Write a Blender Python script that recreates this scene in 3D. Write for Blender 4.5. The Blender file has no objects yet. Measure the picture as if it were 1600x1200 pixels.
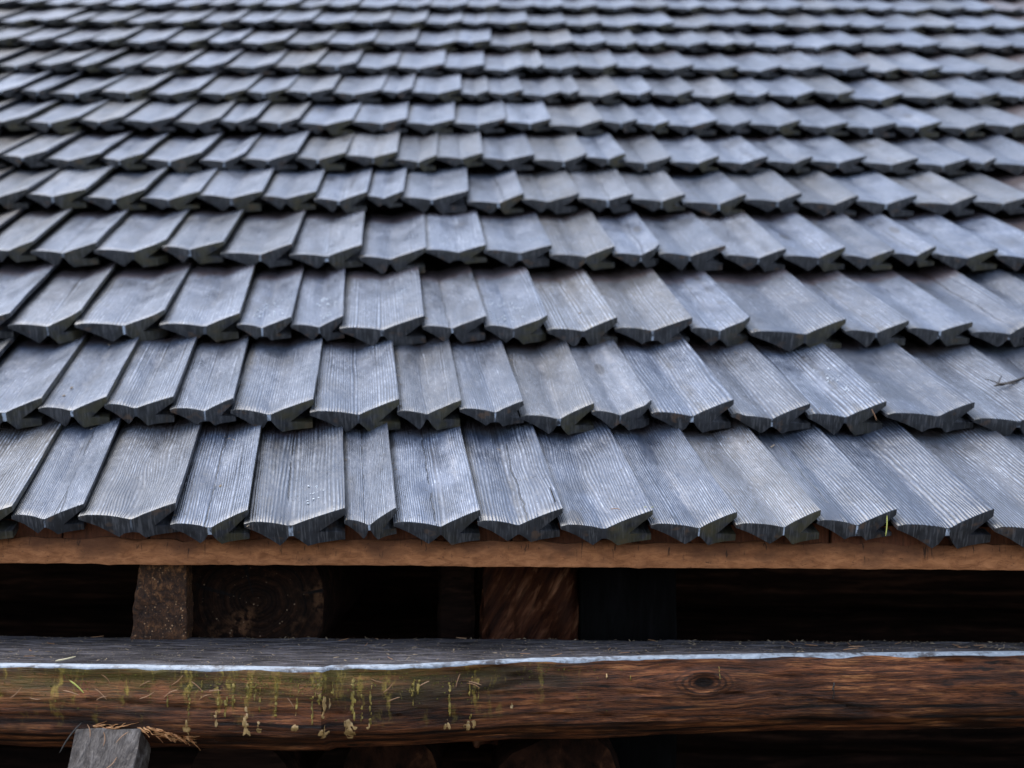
import bpy, bmesh, math, random
from mathutils import Vector, Matrix, noise

R = math.radians
scene = bpy.context.scene
col = scene.collection
rng = random.Random(7)

# ------------------------------------------------------------------ camera
PITCH, ROLL = R(2.0), R(0.4)
cam_data = bpy.data.cameras.new("camera")
cam_data.sensor_width = 36.0
cam_data.lens = 47.25
cam_data.clip_start = 0.02
cam_data.clip_end = 400
cam = bpy.data.objects.new("camera", cam_data)
col.objects.link(cam)
cam.matrix_world = Matrix.Translation((0, 0, 1.75)) @ Matrix.Rotation(R(90) + PITCH, 4, 'X') @ Matrix.Rotation(ROLL, 4, 'Z')
cam_data.dof.use_dof = True
cam_data.dof.focus_distance = 1.41
cam_data.dof.aperture_fstop = 5.4
scene.camera = cam

# ------------------------------------------------------------------ light
SUN_EL, SUN_AZ = R(65), R(-73)          # azimuth from +Y towards +X
world = bpy.data.worlds.new("World")
scene.world = world
world.use_nodes = True
wn = world.node_tree
bg = wn.nodes["Background"]
sky = wn.nodes.new("ShaderNodeTexSky")
sky.sky_type = 'NISHITA'
sky.sun_disc = False
sky.sun_elevation = SUN_EL
sky.sun_rotation = SUN_AZ
sky.air_density = 1.0
sky.dust_density = 1.2
hsv = wn.nodes.new("ShaderNodeHueSaturation")       # thin cloud: much paler than clear blue
hsv.inputs["Saturation"].default_value = 0.66
wn.links.new(sky.outputs[0], hsv.inputs["Color"])
wn.links.new(hsv.outputs[0], bg.inputs[0])
bg.inputs[1].default_value = 0.15
sun_data = bpy.data.lights.new("sun", 'SUN')
sun_data.energy = 1.3
sun_data.angle = R(50)
sun_data.color = (1.0, 0.97, 0.93)
sun = bpy.data.objects.new("sun", sun_data)
col.objects.link(sun)
sdir = Vector((math.sin(SUN_AZ) * math.cos(SUN_EL), math.cos(SUN_AZ) * math.cos(SUN_EL), math.sin(SUN_EL)))
sun.rotation_euler = sdir.to_track_quat('Z', 'Y').to_euler()
scene.view_settings.view_transform = 'Standard'
scene.view_settings.look = 'None'
scene.view_settings.gamma = 1.0
scene.view_settings.use_curve_mapping = False
scene.view_settings.exposure = 1.48

# ------------------------------------------------------------------ node helper
class NT:
    def __init__(s, name):
        s.m = bpy.data.materials.new(name)
        s.m.use_nodes = True
        s.t = s.m.node_tree
        s.b = s.t.nodes["Principled BSDF"]
    def n(s, typ, **kw):
        nd = s.t.nodes.new(typ)
        for k, v in kw.items(): setattr(nd, k, v)
        return nd
    def put(s, sock, v):
        if isinstance(v, bpy.types.NodeSocket): s.t.links.new(v, sock)
        elif isinstance(v, (tuple, list)) and len(v) == 3 and sock.type == 'RGBA': sock.default_value = (*v, 1)
        else: sock.default_value = v
    def math(s, op, a, b=0.0, c=0.0, clamp=False):
        nd = s.n("ShaderNodeMath", operation=op, use_clamp=clamp)
        for i, v in enumerate((a, b, c)): s.put(nd.inputs[i], v)
        return nd.outputs[0]
    def vmath(s, op, a, b):
        nd = s.n("ShaderNodeVectorMath", operation=op)
        s.put(nd.inputs[0], a); s.put(nd.inputs[1], b)
        return nd.outputs[1] if op in ('LENGTH', 'DISTANCE', 'DOT_PRODUCT') else nd.outputs[0]
    def mix(s, f, a, b, mode='MIX'):
        nd = s.n("ShaderNodeMix", data_type='RGBA', blend_type=mode)
        s.put(nd.inputs[0], f); s.put(nd.inputs[6], a); s.put(nd.inputs[7], b)
        return nd.outputs[2]
    def noise(s, vec, scale=1.0, detail=2.0, rough=0.5, dist=0.0):
        nd = s.n("ShaderNodeTexNoise")
        s.put(nd.inputs["Vector"], vec); s.put(nd.inputs["Scale"], scale)
        s.put(nd.inputs["Detail"], detail); s.put(nd.inputs["Roughness"], rough); s.put(nd.inputs["Distortion"], dist)
        return nd.outputs["Fac"]
    def voro(s, vec, scale=1.0, out="Distance"):
        nd = s.n("ShaderNodeTexVoronoi")
        s.put(nd.inputs["Vector"], vec); s.put(nd.inputs["Scale"], scale)
        return nd.outputs[out]
    def rng(s, v, a, b, c=0.0, d=1.0):
        nd = s.n("ShaderNodeMapRange")
        for i, x in enumerate((v, a, b, c, d)): s.put(nd.inputs[i], x)
        return nd.outputs[0]
    def scaled(s, vec, sc):
        return s.vmath('MULTIPLY', vec, sc)
    def sep(s, vec):
        nd = s.n("ShaderNodeSeparateXYZ"); s.put(nd.inputs[0], vec); return nd.outputs
    def comb(s, x, y, z):
        nd = s.n("ShaderNodeCombineXYZ")
        for i, v in enumerate((x, y, z)): s.put(nd.inputs[i], v)
        return nd.outputs[0]
    def objco(s): return s.n("ShaderNodeTexCoord").outputs["Object"]
    def rand(s): return s.n("ShaderNodeObjectInfo").outputs["Random"]
    def bump(s, h, strength=0.5, dist=0.001, prev=None):
        nd = s.n("ShaderNodeBump")
        s.put(nd.inputs["Height"], h); nd.inputs["Strength"].default_value = strength; nd.inputs["Distance"].default_value = dist
        if prev is not None: s.put(nd.inputs["Normal"], prev)
        return nd.outputs[0]
    def done(s, color, rough=0.6, normal=None, spec=0.5):
        s.put(s.b.inputs["Base Color"], color); s.put(s.b.inputs["Roughness"], rough)
        s.put(s.b.inputs["Specular IOR Level"], spec)
        if normal is not None: s.put(s.b.inputs["Normal"], normal)
        return s.m

def shingle_face():
    s = NT("shingle_weathered_face")
    co, rd = s.objco(), s.rand()
    off = s.comb(s.math('MULTIPLY', rd, 37.3), s.math('MULTIPLY', rd, 91.7), s.math('MULTIPLY', rd, 53.1))
    def rnd(k): return s.math('FRACT', s.math('MULTIPLY', rd, k))
    rd2, rd3, rd4, rd5, rd6 = rnd(57.31), rnd(131.77), rnd(313.13), rnd(733.9), rnd(1201.3)
    v = s.vmath('ADD', co, off)
    ox, oy, oz = s.sep(co)
    # slow sideways wander so the grain is not ruler straight
    wand = s.noise(s.scaled(v, (16, 4, 5)), 1, 2)
    wob = s.math('MULTIPLY', s.math('SUBTRACT', wand, 0.5), s.rng(s.math('MULTIPLY', rd3, rd3), 0, 1, 0.003, 0.030))
    # occasional knot that the grain flows round
    kx = s.math('SUBTRACT', ox, s.rng(rd5, 0, 1, -0.085, -0.02))
    ky = s.math('SUBTRACT', oy, s.rng(rd6, 0, 1, -0.25, 0.22))
    kd = s.vmath('LENGTH', s.comb(s.math('MULTIPLY', kx, 110), s.math('MULTIPLY', ky, 38), 0), (0, 0, 0))
    kfall = s.math('MULTIPLY', s.rng(kd, 0.6, 3.2, 1.0, 0.0), s.rng(rd3, 0.80, 0.84))
    push = s.math('MULTIPLY', s.math('MULTIPLY', kfall, s.math('SIGN', kx)), 0.0045)
    x, y, z = s.sep(v)
    gx = s.math('SUBTRACT', s.math('ADD', x, wob), push)
    gv = s.comb(gx, y, z)
    # combed growth-ring ridges: parallel lines of uneven spacing and strength
    dens = s.rng(rd2, 0, 1, 1500, 2350)
    ph = s.math('MULTIPLY', s.noise(s.comb(s.math('MULTIPLY', gx, 45), s.math('MULTIPLY', y, 1.2), z), 1, 2, 0.5), 26.0)
    lines = s.math('MULTIPLY_ADD', s.math('SINE', s.math('ADD', s.math('MULTIPLY', gx, dens), ph)), 0.5, 0.5)
    rough_l = s.noise(s.comb(s.math('MULTIPLY', gx, 620), s.math('MULTIPLY', y, 7), z), 1, 2, 0.6)
    grain = s.math('ADD', s.math('MULTIPLY', lines, 0.55), s.math('MULTIPLY', rough_l, 0.45))
    fine = s.noise(s.scaled(gv, (1500, 60, 20)), 1, 2, 0.6)
    brk = s.noise(s.scaled(gv, (420, 70, 60)), 1, 3, 0.65)
    patch = s.noise(s.scaled(v, (26, 13, 10)), 1, 3, 0.55)
    patch2 = s.noise(s.scaled(s.vmath('ADD', v, (3.1, 8.2, 1.7)), (38, 11, 10)), 1, 3, 0.6)
    patch3 = s.noise(s.scaled(s.vmath('ADD', v, (9.1, 2.2, 4.7)), (20, 9, 9)), 1, 2, 0.5)
    blot = s.noise(s.scaled(v, (60, 45, 30)), 1, 4, 0.65)
    warm = s.rng(rd4, 0.62, 0.95, 0.0, 0.85)
    base = s.mix(s.rng(patch, 0.34, 0.66), (0.020, 0.028, 0.048), (0.062, 0.080, 0.122))
    base = s.mix(warm, base, s.mix(patch2, (0.034, 0.032, 0.029), (0.092, 0.082, 0.070)))
    gstr = s.math('MULTIPLY', s.rng(patch2, 0.34, 0.50, 0.15, 1.0), s.rng(rd3, 0, 1, 1.0, 0.55))
    ridge = s.math('MULTIPLY', s.rng(grain, 0.53, 0.66), s.rng(brk, 0.32, 0.54))
    valley = s.rng(grain, 0.44, 0.28)
    c = s.mix(s.math('MULTIPLY', valley, s.math('MULTIPLY', gstr, 0.85)), base, (0.006, 0.007, 0.011))
    c = s.mix(s.math('MULTIPLY', ridge, s.math('MULTIPLY', gstr, 0.85)), c, (0.20, 0.232, 0.295))
    c = s.mix(s.math('MULTIPLY', s.rng(fine, 0.56, 0.72), 0.20), c, (0.14, 0.165, 0.215))
    fl = s.math('MULTIPLY', s.math('MULTIPLY', s.rng(brk, 0.56, 0.64), s.rng(grain, 0.5, 0.66)), s.rng(patch, 0.42, 0.6))
    c = s.mix(s.math('MULTIPLY', fl, 0.65), c, (0.36, 0.40, 0.47))
    # weathered bloom in soft clouds, tar-dark damp areas
    bloom = s.math('MULTIPLY', s.rng(patch3, 0.52, 0.70), s.rng(blot, 0.34, 0.58))
    c = s.mix(s.math('MULTIPLY', bloom, s.rng(rd5, 0.2, 1.0, 0.05, 0.55)), c, (0.165, 0.185, 0.225))
    c = s.mix(s.math('MULTIPLY', s.rng(patch3, 0.46, 0.30), 0.5), c, (0.013, 0.016, 0.024))
    # one worn streak or one tar streak on some boards
    sx = s.math('ADD', s.math('SUBTRACT', ox, s.rng(rd6, 0, 1, -0.08, -0.02)), s.math('MULTIPLY', s.math('SUBTRACT', patch2, 0.5), 0.014))
    stk = s.math('MULTIPLY', s.rng(s.math('ABSOLUTE', sx), 0.010, 0.001), s.math('MULTIPLY', s.rng(blot, 0.36, 0.56), s.rng(patch3, 0.40, 0.55)))
    c = s.mix(s.math('MULTIPLY', stk, s.rng(rd2, 0.86, 0.88, 0.0, 0.35)), c, (0.23, 0.225, 0.235))
    c = s.mix(s.math('MULTIPLY', stk, s.rng(rd2, 0.22, 0.18, 0.0, 0.75)), c, (0.010, 0.011, 0.015))
    c = s.mix(s.math('MULTIPLY', s.rng(blot, 0.60, 0.74), 0.55), c, (0.010, 0.011, 0.014))
    # drying split
    cxp = s.math('ADD', s.math('SUBTRACT', gx, x), s.math('SUBTRACT', ox, s.rng(rd3, 0, 1, -0.08, -0.03)))
    cxp = s.math('ADD', cxp, s.math('MULTIPLY', s.math('SUBTRACT', s.noise(s.scaled(v, (5, 22, 5)), 1, 3, 0.7), 0.5), 0.010))
    crk = s.math('MULTIPLY', s.rng(s.math('ABSOLUTE', cxp), 0.0011, 0.0004), s.math('MULTIPLY', s.rng(rd5, 0.72, 0.74), s.rng(patch2, 0.40, 0.46)))
    c = s.mix(s.math('MULTIPLY', crk, 0.95), c, (0.003, 0.003, 0.004))
    # knot
    km = s.math('MULTIPLY', s.rng(kd, 1.05, 0.75), s.rng(rd3, 0.84, 0.85))
    c = s.mix(s.math('MULTIPLY', km, 0.8), c, (0.010, 0.009, 0.010))
    pit = s.voro(s.scaled(v, (260, 170, 100)), 1)
    pm = s.math('MULTIPLY', s.rng(pit, 0.22, 0.14), s.rng(blot, 0.48, 0.56))
    c = s.mix(s.math('MULTIPLY', pm, 0.85), c, (0.004, 0.004, 0.005))
    bright = s.rng(rd6, 0, 1, 0.66, 1.36)
    c = s.mix(1.0, c, s.comb(bright, bright, bright), 'MULTIPLY')
    # brown sheltered wood under the next course; dirt along the thin edge
    shel = s.rng(s.math('ADD', oy, s.math('MULTIPLY', s.math('SUBTRACT', blot, 0.5), 0.05)), 0.262, 0.290)
    c = s.mix(s.math('MULTIPLY', shel, 0.6), c, (0.060, 0.032, 0.022))
    thin = s.rng(s.math('ADD', ox, s.math('MULTIPLY', s.math('SUBTRACT', blot, 0.5), 0.014)), -0.090, -0.097)
    c = s.mix(s.math('MULTIPLY', thin, 0.8), c, (0.011, 0.011, 0.010))
    h = s.math('ADD', s.math('MULTIPLY', grain, s.rng(gstr, 0, 1, 0.25, 1.0)), s.math('ADD', s.math('MULTIPLY', fine, 0.15), s.math('ADD', s.math('MULTIPLY', pm, -0.6), s.math('MULTIPLY', crk, -2.0))))
    nrm = s.bump(h, 0.55, 0.0013)
    nrm = s.bump(s.math('ADD', patch2, s.math('MULTIPLY', kfall, 0.6)), 0.5, 0.005, nrm)
    rough = s.math('ADD', s.rng(patch, 0.3, 0.7, 0.27, 0.44), s.math('MULTIPLY', ridge, 0.08))
    return s.done(c, rough, nrm, 0.8)

def shingle_end():
    s = NT("shingle_cut_end")
    co, rd = s.objco(), s.rand()
    off = s.comb(s.math('MULTIPLY', rd, 61.3), s.math('MULTIPLY', rd, 17.7), s.math('MULTIPLY', rd, 23.1))
    rd2 = s.math('FRACT', s.math('MULTIPLY', rd, 77.31))
    v = s.vmath('ADD', co, off)
    line = s.noise(s.scaled(v, (480, 60, 45)), 1, 2, 0.6)
    patch = s.noise(s.scaled(v, (70, 60, 70)), 1, 3, 0.6)
    c = s.mix(s.rng(patch, 0.35, 0.7), (0.009, 0.010, 0.013), (0.033, 0.035, 0.043))
    c = s.mix(s.math('MULTIPLY', s.rng(line, 0.52, 0.64), 0.5), c, (0.11, 0.108, 0.115))
    c = s.mix(s.math('MULTIPLY', s.rng(line, 0.46, 0.34), 0.55), c, (0.014, 0.014, 0.016))
    p2 = s.noise(s.scaled(s.vmath('ADD', v, (5, 2, 9)), (55, 40, 80)), 1, 2, 0.5)
    c = s.mix(s.math('MULTIPLY', s.rng(p2, 0.60, 0.72), 0.55), c, (0.11, 0.062, 0.036))
    # algae tint on the thick side of about half the boards
    ox, oy, oz = s.sep(co)
    side = s.math('MULTIPLY', s.rng(ox, -0.058, -0.040), s.rng(rd2, 0.35, 0.75))
    alg = s.math('MULTIPLY', side, s.rng(p2, 0.33, 0.55))
    c = s.mix(s.math('MULTIPLY', alg, 0.55), c, (0.058, 0.050, 0.018))
    nrm = s.bump(s.math('ADD', line, patch), 0.35, 0.0012)
    return s.done(c, 0.5, nrm, 0.45)

def shingle_ridge():
    s = NT("shingle_worn_ridge")
    co, rd = s.objco(), s.rand()
    v = s.vmath('ADD', co, s.comb(s.math('MULTIPLY', rd, 21.3), 0, s.math('MULTIPLY', rd, 43.1)))
    p = s.noise(s.scaled(v, (160, 90, 120)), 1, 2, 0.6)
    k = s.math('MULTIPLY', s.rng(p, 0.38, 0.55), s.rng(s.math('FRACT', s.math('MULTIPLY', rd, 19.7)), 0.15, 0.7))
    c = s.mix(k, (0.024, 0.026, 0.033), (0.38, 0.43, 0.52))
    return s.done(c, 0.4, s.bump(p, 0.3, 0.001), 0.5)

def wood(name, dark, mid, light, scale=(6, 60, 120), rough=0.6, bump=0.5, bdist=0.004, spec=0.35, moss=None, speck=None, contrast=1.0, shear=0.0):
    """Rough timber: scale = feature density along x, y, z in 1/m (small along the grain)."""
    s = NT(name)
    co = s.objco()
    w = s.noise(s.scaled(co, (5, 5, 5)), 1, 2)
    v = s.vmath('ADD', co, s.vmath('MULTIPLY', s.comb(w, w, w), (0.02, 0.02, 0.02)))
    if shear:
        _x, _y, _z = s.sep(v)
        v = s.comb(s.math('ADD', _x, s.math('MULTIPLY', _z, shear)), _y, _z)
    g = s.noise(s.scaled(v, scale), 1, 4, 0.62, 0.4)
    g2 = s.noise(s.scaled(s.vmath('ADD', v, (3, 7, 1)), tuple(k * 3.1 for k in scale)), 1, 3, 0.6)
    p = s.noise(s.scaled(co, (7, 12, 22)), 1, 3, 0.6)
    c = s.mix(s.rng(g, 0.30, 0.56), dark, mid)
    c = s.mix(s.math('MULTIPLY', s.rng(g, 0.52, 0.70), s.rng(p, 0.38, 0.62)), c, light)
    c = s.mix(s.math('MULTIPLY', s.rng(g2, 0.50, 0.36), 0.6 * contrast), c, dark)
    c = s.mix(s.math('MULTIPLY', s.rng(p, 0.48, 0.30), 0.55), c, dark)
    if speck:
        q = s.voro(s.scaled(co, (speck[0],) * 3), 1)
        pm = s.noise(s.scaled(co, (90, 90, 90)), 1, 2)
        c = s.mix(s.math('MULTIPLY', s.rng(q, 0.26, 0.14), s.rng(pm, 0.45, 0.6)), c, speck[1])
    h = s.math('ADD', g, s.math('MULTIPLY', g2, 0.5))
    if moss:
        (mcol, zhi, zlo, xa, xb) = moss
        x, y, z = s.sep(co)
        mz = s.rng(z, zlo, zhi)
        mx = s.rng(x, xb, xa)
        mn = s.noise(s.scaled(co, (45, 45, 28)), 1, 4, 0.65)
        mk = s.math('MULTIPLY', s.math('MULTIPLY', mz, mx), s.rng(mn, 0.40, 0.58))
        c = s.mix(s.math('MULTIPLY', mk, 0.8), c, mcol)
    return s.done(c, rough, s.bump(h, bump, bdist), spec)

def plain(name, c1, c2, scale=200, rough=0.6, spec=0.4, sep=False):
    s = NT(name)
    co = s.objco()
    f = s.noise(co, scale, 2, 0.6)
    c = s.mix(s.rng(f, 0.35, 0.65), c1, c2)
    if sep:
        c = s.mix(s.rand(), c, c1)
    return s.done(c, rough, s.bump(f, 0.2, 0.0006), spec)

M_FACE, M_END, M_RIDGE = shingle_face(), shingle_end(), shingle_ridge()
M_EAVE = wood("fresh_eave_wood", (0.15, 0.055, 0.022), (0.42, 0.175, 0.070), (0.52, 0.24, 0.11), (16, 90, 70), 0.7, 0.5, 0.002, 0.25, contrast=0.7)
def eave_mat():
    s = NT("fresh_eave_wood")
    co = s.objco()
    x, y, z = s.sep(co)
    g = s.noise(s.scaled(co, (60, 60, 160)), 1, 4, 0.65, 0.6)
    p = s.noise(s.scaled(co, (22, 20, 45)), 1, 3, 0.6)
    sp = s.noise(s.scaled(co, (170, 100, 330)), 1, 3, 0.7, 1.2)
    crack = s.noise(s.scaled(s.vmath('ADD', co, (1, 5, 2)), (260, 60, 45)), 1, 2, 0.55, 1.0)
    c = s.mix(s.rng(g, 0.32, 0.66), (0.20, 0.074, 0.027), (0.40, 0.165, 0.068))
    c = s.mix(s.math('MULTIPLY', s.rng(p, 0.50, 0.68), 0.55), c, (0.20, 0.085, 0.038))
    # brown tongues from the rim: staining with the shingles' shade painted in
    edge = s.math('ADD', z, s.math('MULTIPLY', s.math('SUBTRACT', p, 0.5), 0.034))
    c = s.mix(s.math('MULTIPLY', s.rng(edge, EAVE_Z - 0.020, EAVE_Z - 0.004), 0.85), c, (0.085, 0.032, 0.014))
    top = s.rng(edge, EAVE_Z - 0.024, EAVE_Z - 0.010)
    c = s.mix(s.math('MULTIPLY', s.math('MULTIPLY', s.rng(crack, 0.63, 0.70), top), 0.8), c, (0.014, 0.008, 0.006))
    c = s.mix(s.math('MULTIPLY', s.rng(sp, 0.62, 0.70), 0.75), c, (0.045, 0.020, 0.012))
    h = s.math('ADD', g, s.math('MULTIPLY', sp, -0.7))
    return s.done(c, 0.75, s.bump(h, 0.6, 0.002), 0.2)
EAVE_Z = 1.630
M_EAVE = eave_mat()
M_START = wood("red_brown_underlay_wood", (0.05, 0.018, 0.009), (0.13, 0.042, 0.018), (0.20, 0.07, 0.03), (110, 110, 12), 0.75, 0.5, 0.002, 0.2)
M_LIGHT_BLOCK = wood("brown_light_block_wood", (0.02, 0.012, 0.008), (0.06, 0.03, 0.018), (0.09, 0.05, 0.03), (6, 60, 60), 0.8)
def beam_mat():
    s = NT("wet_brown_log")
    co = s.objco()
    x, y, z = s.sep(co)
    w = s.noise(s.scaled(co, (6, 6, 14)), 1, 2)
    # grain bends round the knot
    kx, kz = s.math('DIVIDE', s.math('SUBTRACT', x, 0.203), 0.030), s.math('DIVIDE', s.math('SUBTRACT', z, 1.488), 0.014)
    kd = s.vmath('LENGTH', s.comb(kx, kz, 0), (0, 0, 0))
    kf = s.rng(kd, 0.3, 2.6, 1.0, 0.0)
    zz = s.math('SUBTRACT', s.math('ADD', z, s.math('MULTIPLY', w, 0.006)), s.math('MULTIPLY', s.math('MULTIPLY', kf, s.math('SIGN', kz)), 0.008))
    v = s.comb(x, y, zz)
    g = s.noise(s.scaled(v, (15, 10, 270)), 1, 5, 0.70)
    g2 = s.noise(s.scaled(s.vmath('ADD', v, (3, 7, 1)), (70, 20, 900)), 1, 3, 0.7)
    p = s.noise(s.scaled(co, (6, 6, 32)), 1, 4, 0.6)
    p2 = s.noise(s.scaled(s.vmath('ADD', co, (8, 1, 3)), (16, 8, 70)), 1, 3, 0.6)
    c = s.mix(s.rng(g, 0.36, 0.58), (0.026, 0.0085, 0.004), (0.185, 0.058, 0.020))
    c = s.mix(s.math('MULTIPLY', s.rng(g, 0.50, 0.66), s.math('MULTIPLY', s.rng(p2, 0.44, 0.62), s.rng(x, -0.7, 0.5, 0.35, 1.0))), c, (0.56, 0.235, 0.085))
    c = s.mix(s.math('MULTIPLY', s.rng(g2, 0.48, 0.36), 0.75), c, (0.010, 0.004, 0.002))
    c = s.mix(s.math('MULTIPLY', s.rng(p, 0.54, 0.40), 0.88), c, (0.012, 0.005, 0.0028))
    c = s.mix(s.math('MULTIPLY', s.rng(p2, 0.36, 0.31), 0.9), c, (0.005, 0.003, 0.002))
    kr = s.rng(s.math('SINE', s.math('MULTIPLY', s.math('ADD', kd, s.math('MULTIPLY', p2, 0.5)), 26)), -0.2, 0.7)
    c = s.mix(s.math('MULTIPLY', s.math('MULTIPLY', kr, s.rng(kd, 1.25, 0.9)), 0.75), c, (0.016, 0.006, 0.003))
    c = s.mix(s.math('MULTIPLY', s.rng(s.math('ADD', kd, s.math('MULTIPLY', g, 0.3)), 0.62, 0.40), 0.92), c, (0.006, 0.004, 0.003))
    # long drying checks, black and broken
    for z0, fr, ph_ in ((1.4475, 2.6, 0.0), (1.462, 3.7, 4.0), (1.437, 2.1, 9.0)):
        m1 = s.noise(s.comb(s.math('MULTIPLY', x, fr), ph_, 0.0), 1, 4, 0.6)
        dz = s.math('ABSOLUTE', s.math('SUBTRACT', s.math('ADD', z, s.math('MULTIPLY', s.math('SUBTRACT', m1, 0.5), 0.022)), z0))
        m2 = s.noise(s.comb(s.math('MULTIPLY', x, 7), ph_ + 2.0, 1.0), 1, 2, 0.5)
        c = s.mix(s.math('MULTIPLY', s.rng(dz, 0.0026, 0.0008), s.math('MULTIPLY', s.rng(m2, 0.40, 0.52), 0.93)), c, (0.004, 0.002, 0.0015))
    # algae: an olive film under the rim on the left and thin runs of it down the face
    film = s.noise(s.scaled(co, (26, 26, 40)), 1, 4, 0.65)
    zone = s.math('MULTIPLY', s.rng(z, 1.470, 1.508), s.rng(x, 0.10, -0.18))
    c = s.mix(s.math('MULTIPLY', s.math('MULTIPLY', zone, s.rng(film, 0.32, 0.60)), 0.80), c, (0.088, 0.070, 0.012))
    wx = s.math('ADD', x, s.math('MULTIPLY', s.noise(s.scaled(co, (30, 9, 60)), 1, 3, 0.6), 0.016))
    runs = s.noise(s.comb(s.math('MULTIPLY', wx, 105), 0.5, s.math('MULTIPLY', z, 20)), 1, 3, 0.6)
    beads = s.noise(s.scaled(co, (190, 100, 120)), 1, 2, 0.6)
    rz = s.math('MULTIPLY', s.rng(z, 1.452, 1.486), s.rng(x, 0.12, -0.06))
    rm = s.math('MULTIPLY', s.math('MULTIPLY', s.rng(runs, 0.55, 0.66), s.rng(beads, 0.38, 0.58)), rz)
    c = s.mix(s.math('MULTIPLY', rm, 0.75), c, (0.30, 0.215, 0.038))
    h = s.math('ADD', s.math('ADD', g, s.math('MULTIPLY', g2, 0.5)), s.math('MULTIPLY', p2, 0.7))
    return s.done(c, 0.55, s.bump(h, 0.8, 0.004), 0.25)
M_BEAM = beam_mat()
M_BEAMTOP = wood("grey_weathered_beam_top", (0.006, 0.005, 0.005), (0.085, 0.079, 0.086), (0.21, 0.20, 0.215), (22, 170, 60), 0.85, 1.0, 0.008, 0.12, speck=(380, (0.26, 0.22, 0.14)))
def edge_mat():
    s = NT("worn_edge_highlight")
    co = s.objco()
    f = s.noise(s.scaled(co, (26, 60, 60)), 1, 4, 0.65)
    q = s.noise(s.scaled(co, (130, 160, 160)), 1, 3, 0.6)
    c = s.mix(s.rng(f, 0.36, 0.50), (0.060, 0.056, 0.060), (0.24, 0.275, 0.32))  # wet rim's sky highlight painted in as pale blue-grey over worn wood
    c = s.mix(s.math('MULTIPLY', s.rng(q, 0.52, 0.66), 0.7), c, (0.37, 0.41, 0.46))
    c = s.mix(s.math('MULTIPLY', s.rng(q, 0.42, 0.34), 0.6), c, (0.06, 0.055, 0.05))
    return s.done(c, 0.5, s.bump(s.math('ADD', f, q), 0.5, 0.002), 0.4)
M_EDGE = edge_mat()
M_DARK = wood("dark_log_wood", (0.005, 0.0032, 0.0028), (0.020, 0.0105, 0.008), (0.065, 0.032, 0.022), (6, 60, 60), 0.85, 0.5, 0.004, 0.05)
M_BLACK = wood("black_post_wood", (0.002, 0.002, 0.002), (0.004, 0.004, 0.0045), (0.008, 0.007, 0.008), (40, 40, 6), 0.9, 0.5, 0.004, 0.03)  # even near-black base colour for the post
M_SPLIT = wood("split_brown_wood", (0.010, 0.0035, 0.002), (0.070, 0.022, 0.010), (0.42, 0.20, 0.11), (58, 30, 7), 0.7, 0.9, 0.008, 0.1, shear=-0.55)
M_ENDS = wood("dim_log_end", (0.004, 0.0025, 0.002), (0.024, 0.010, 0.006), (0.10, 0.042, 0.020), (30, 30, 22), 0.8, 0.8, 0.006, 0.03)
M_SPECK = wood("speckled_brown_wood", (0.008, 0.0035, 0.002), (0.060, 0.023, 0.008), (0.22, 0.095, 0.034), (190, 190, 150), 0.7, 0.9, 0.003, 0.3, speck=(260, (0.42, 0.24, 0.12)))
M_GREY = wood("grey_wet_timber", (0.020, 0.013, 0.009), (0.095, 0.080, 0.072), (0.24, 0.215, 0.20), (120, 40, 40), 0.5, 0.9, 0.004, 0.35)
M_RESIN = plain("yellow_resin", (0.24, 0.145, 0.050), (0.50, 0.32, 0.14), 120, 0.35, 0.5)
M_ALGAE = plain("olive_algae", (0.10, 0.072, 0.012), (0.28, 0.20, 0.042), 150, 0.6)
M_MOSS = plain("green_moss", (0.045, 0.045, 0.008), (0.16, 0.14, 0.028), 300, 0.8, 0.2)
M_NEEDLE = plain("dry_needle", (0.22, 0.11, 0.05), (0.34, 0.20, 0.12), 80, 0.5, 0.4, True)
M_NEEDLE_P = plain("pale_needle", (0.42, 0.36, 0.22), (0.52, 0.46, 0.30), 80, 0.5)
M_NEEDLE_D = plain("black_needle", (0.015, 0.012, 0.010), (0.035, 0.028, 0.022), 80, 0.5)
M_NEEDLE_G = plain("yellow_green_needle", (0.32, 0.36, 0.06), (0.44, 0.42, 0.12), 80, 0.45)
M_CHIP = plain("orange_splinter_wood", (0.30, 0.11, 0.035), (0.60, 0.32, 0.14), 160, 0.6)
M_LITTER = plain("litter_flakes", (0.035, 0.024, 0.016), (0.30, 0.23, 0.15), 40, 0.7)
M_WATER = NT("water_drop").m
_wb = M_WATER.node_tree.nodes["Principled BSDF"]
_wb.inputs["Base Color"].default_value = (0.85, 0.9, 0.95, 1)
_wb.inputs["Roughness"].default_value = 0.08
_wb.inputs["Transmission Weight"].default_value = 0.35
_wb.inputs["IOR"].default_value = 1.33
M_GROUND = plain("forest_soil", (0.035, 0.026, 0.018), (0.08, 0.065, 0.04), 3, 0.9)

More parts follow.
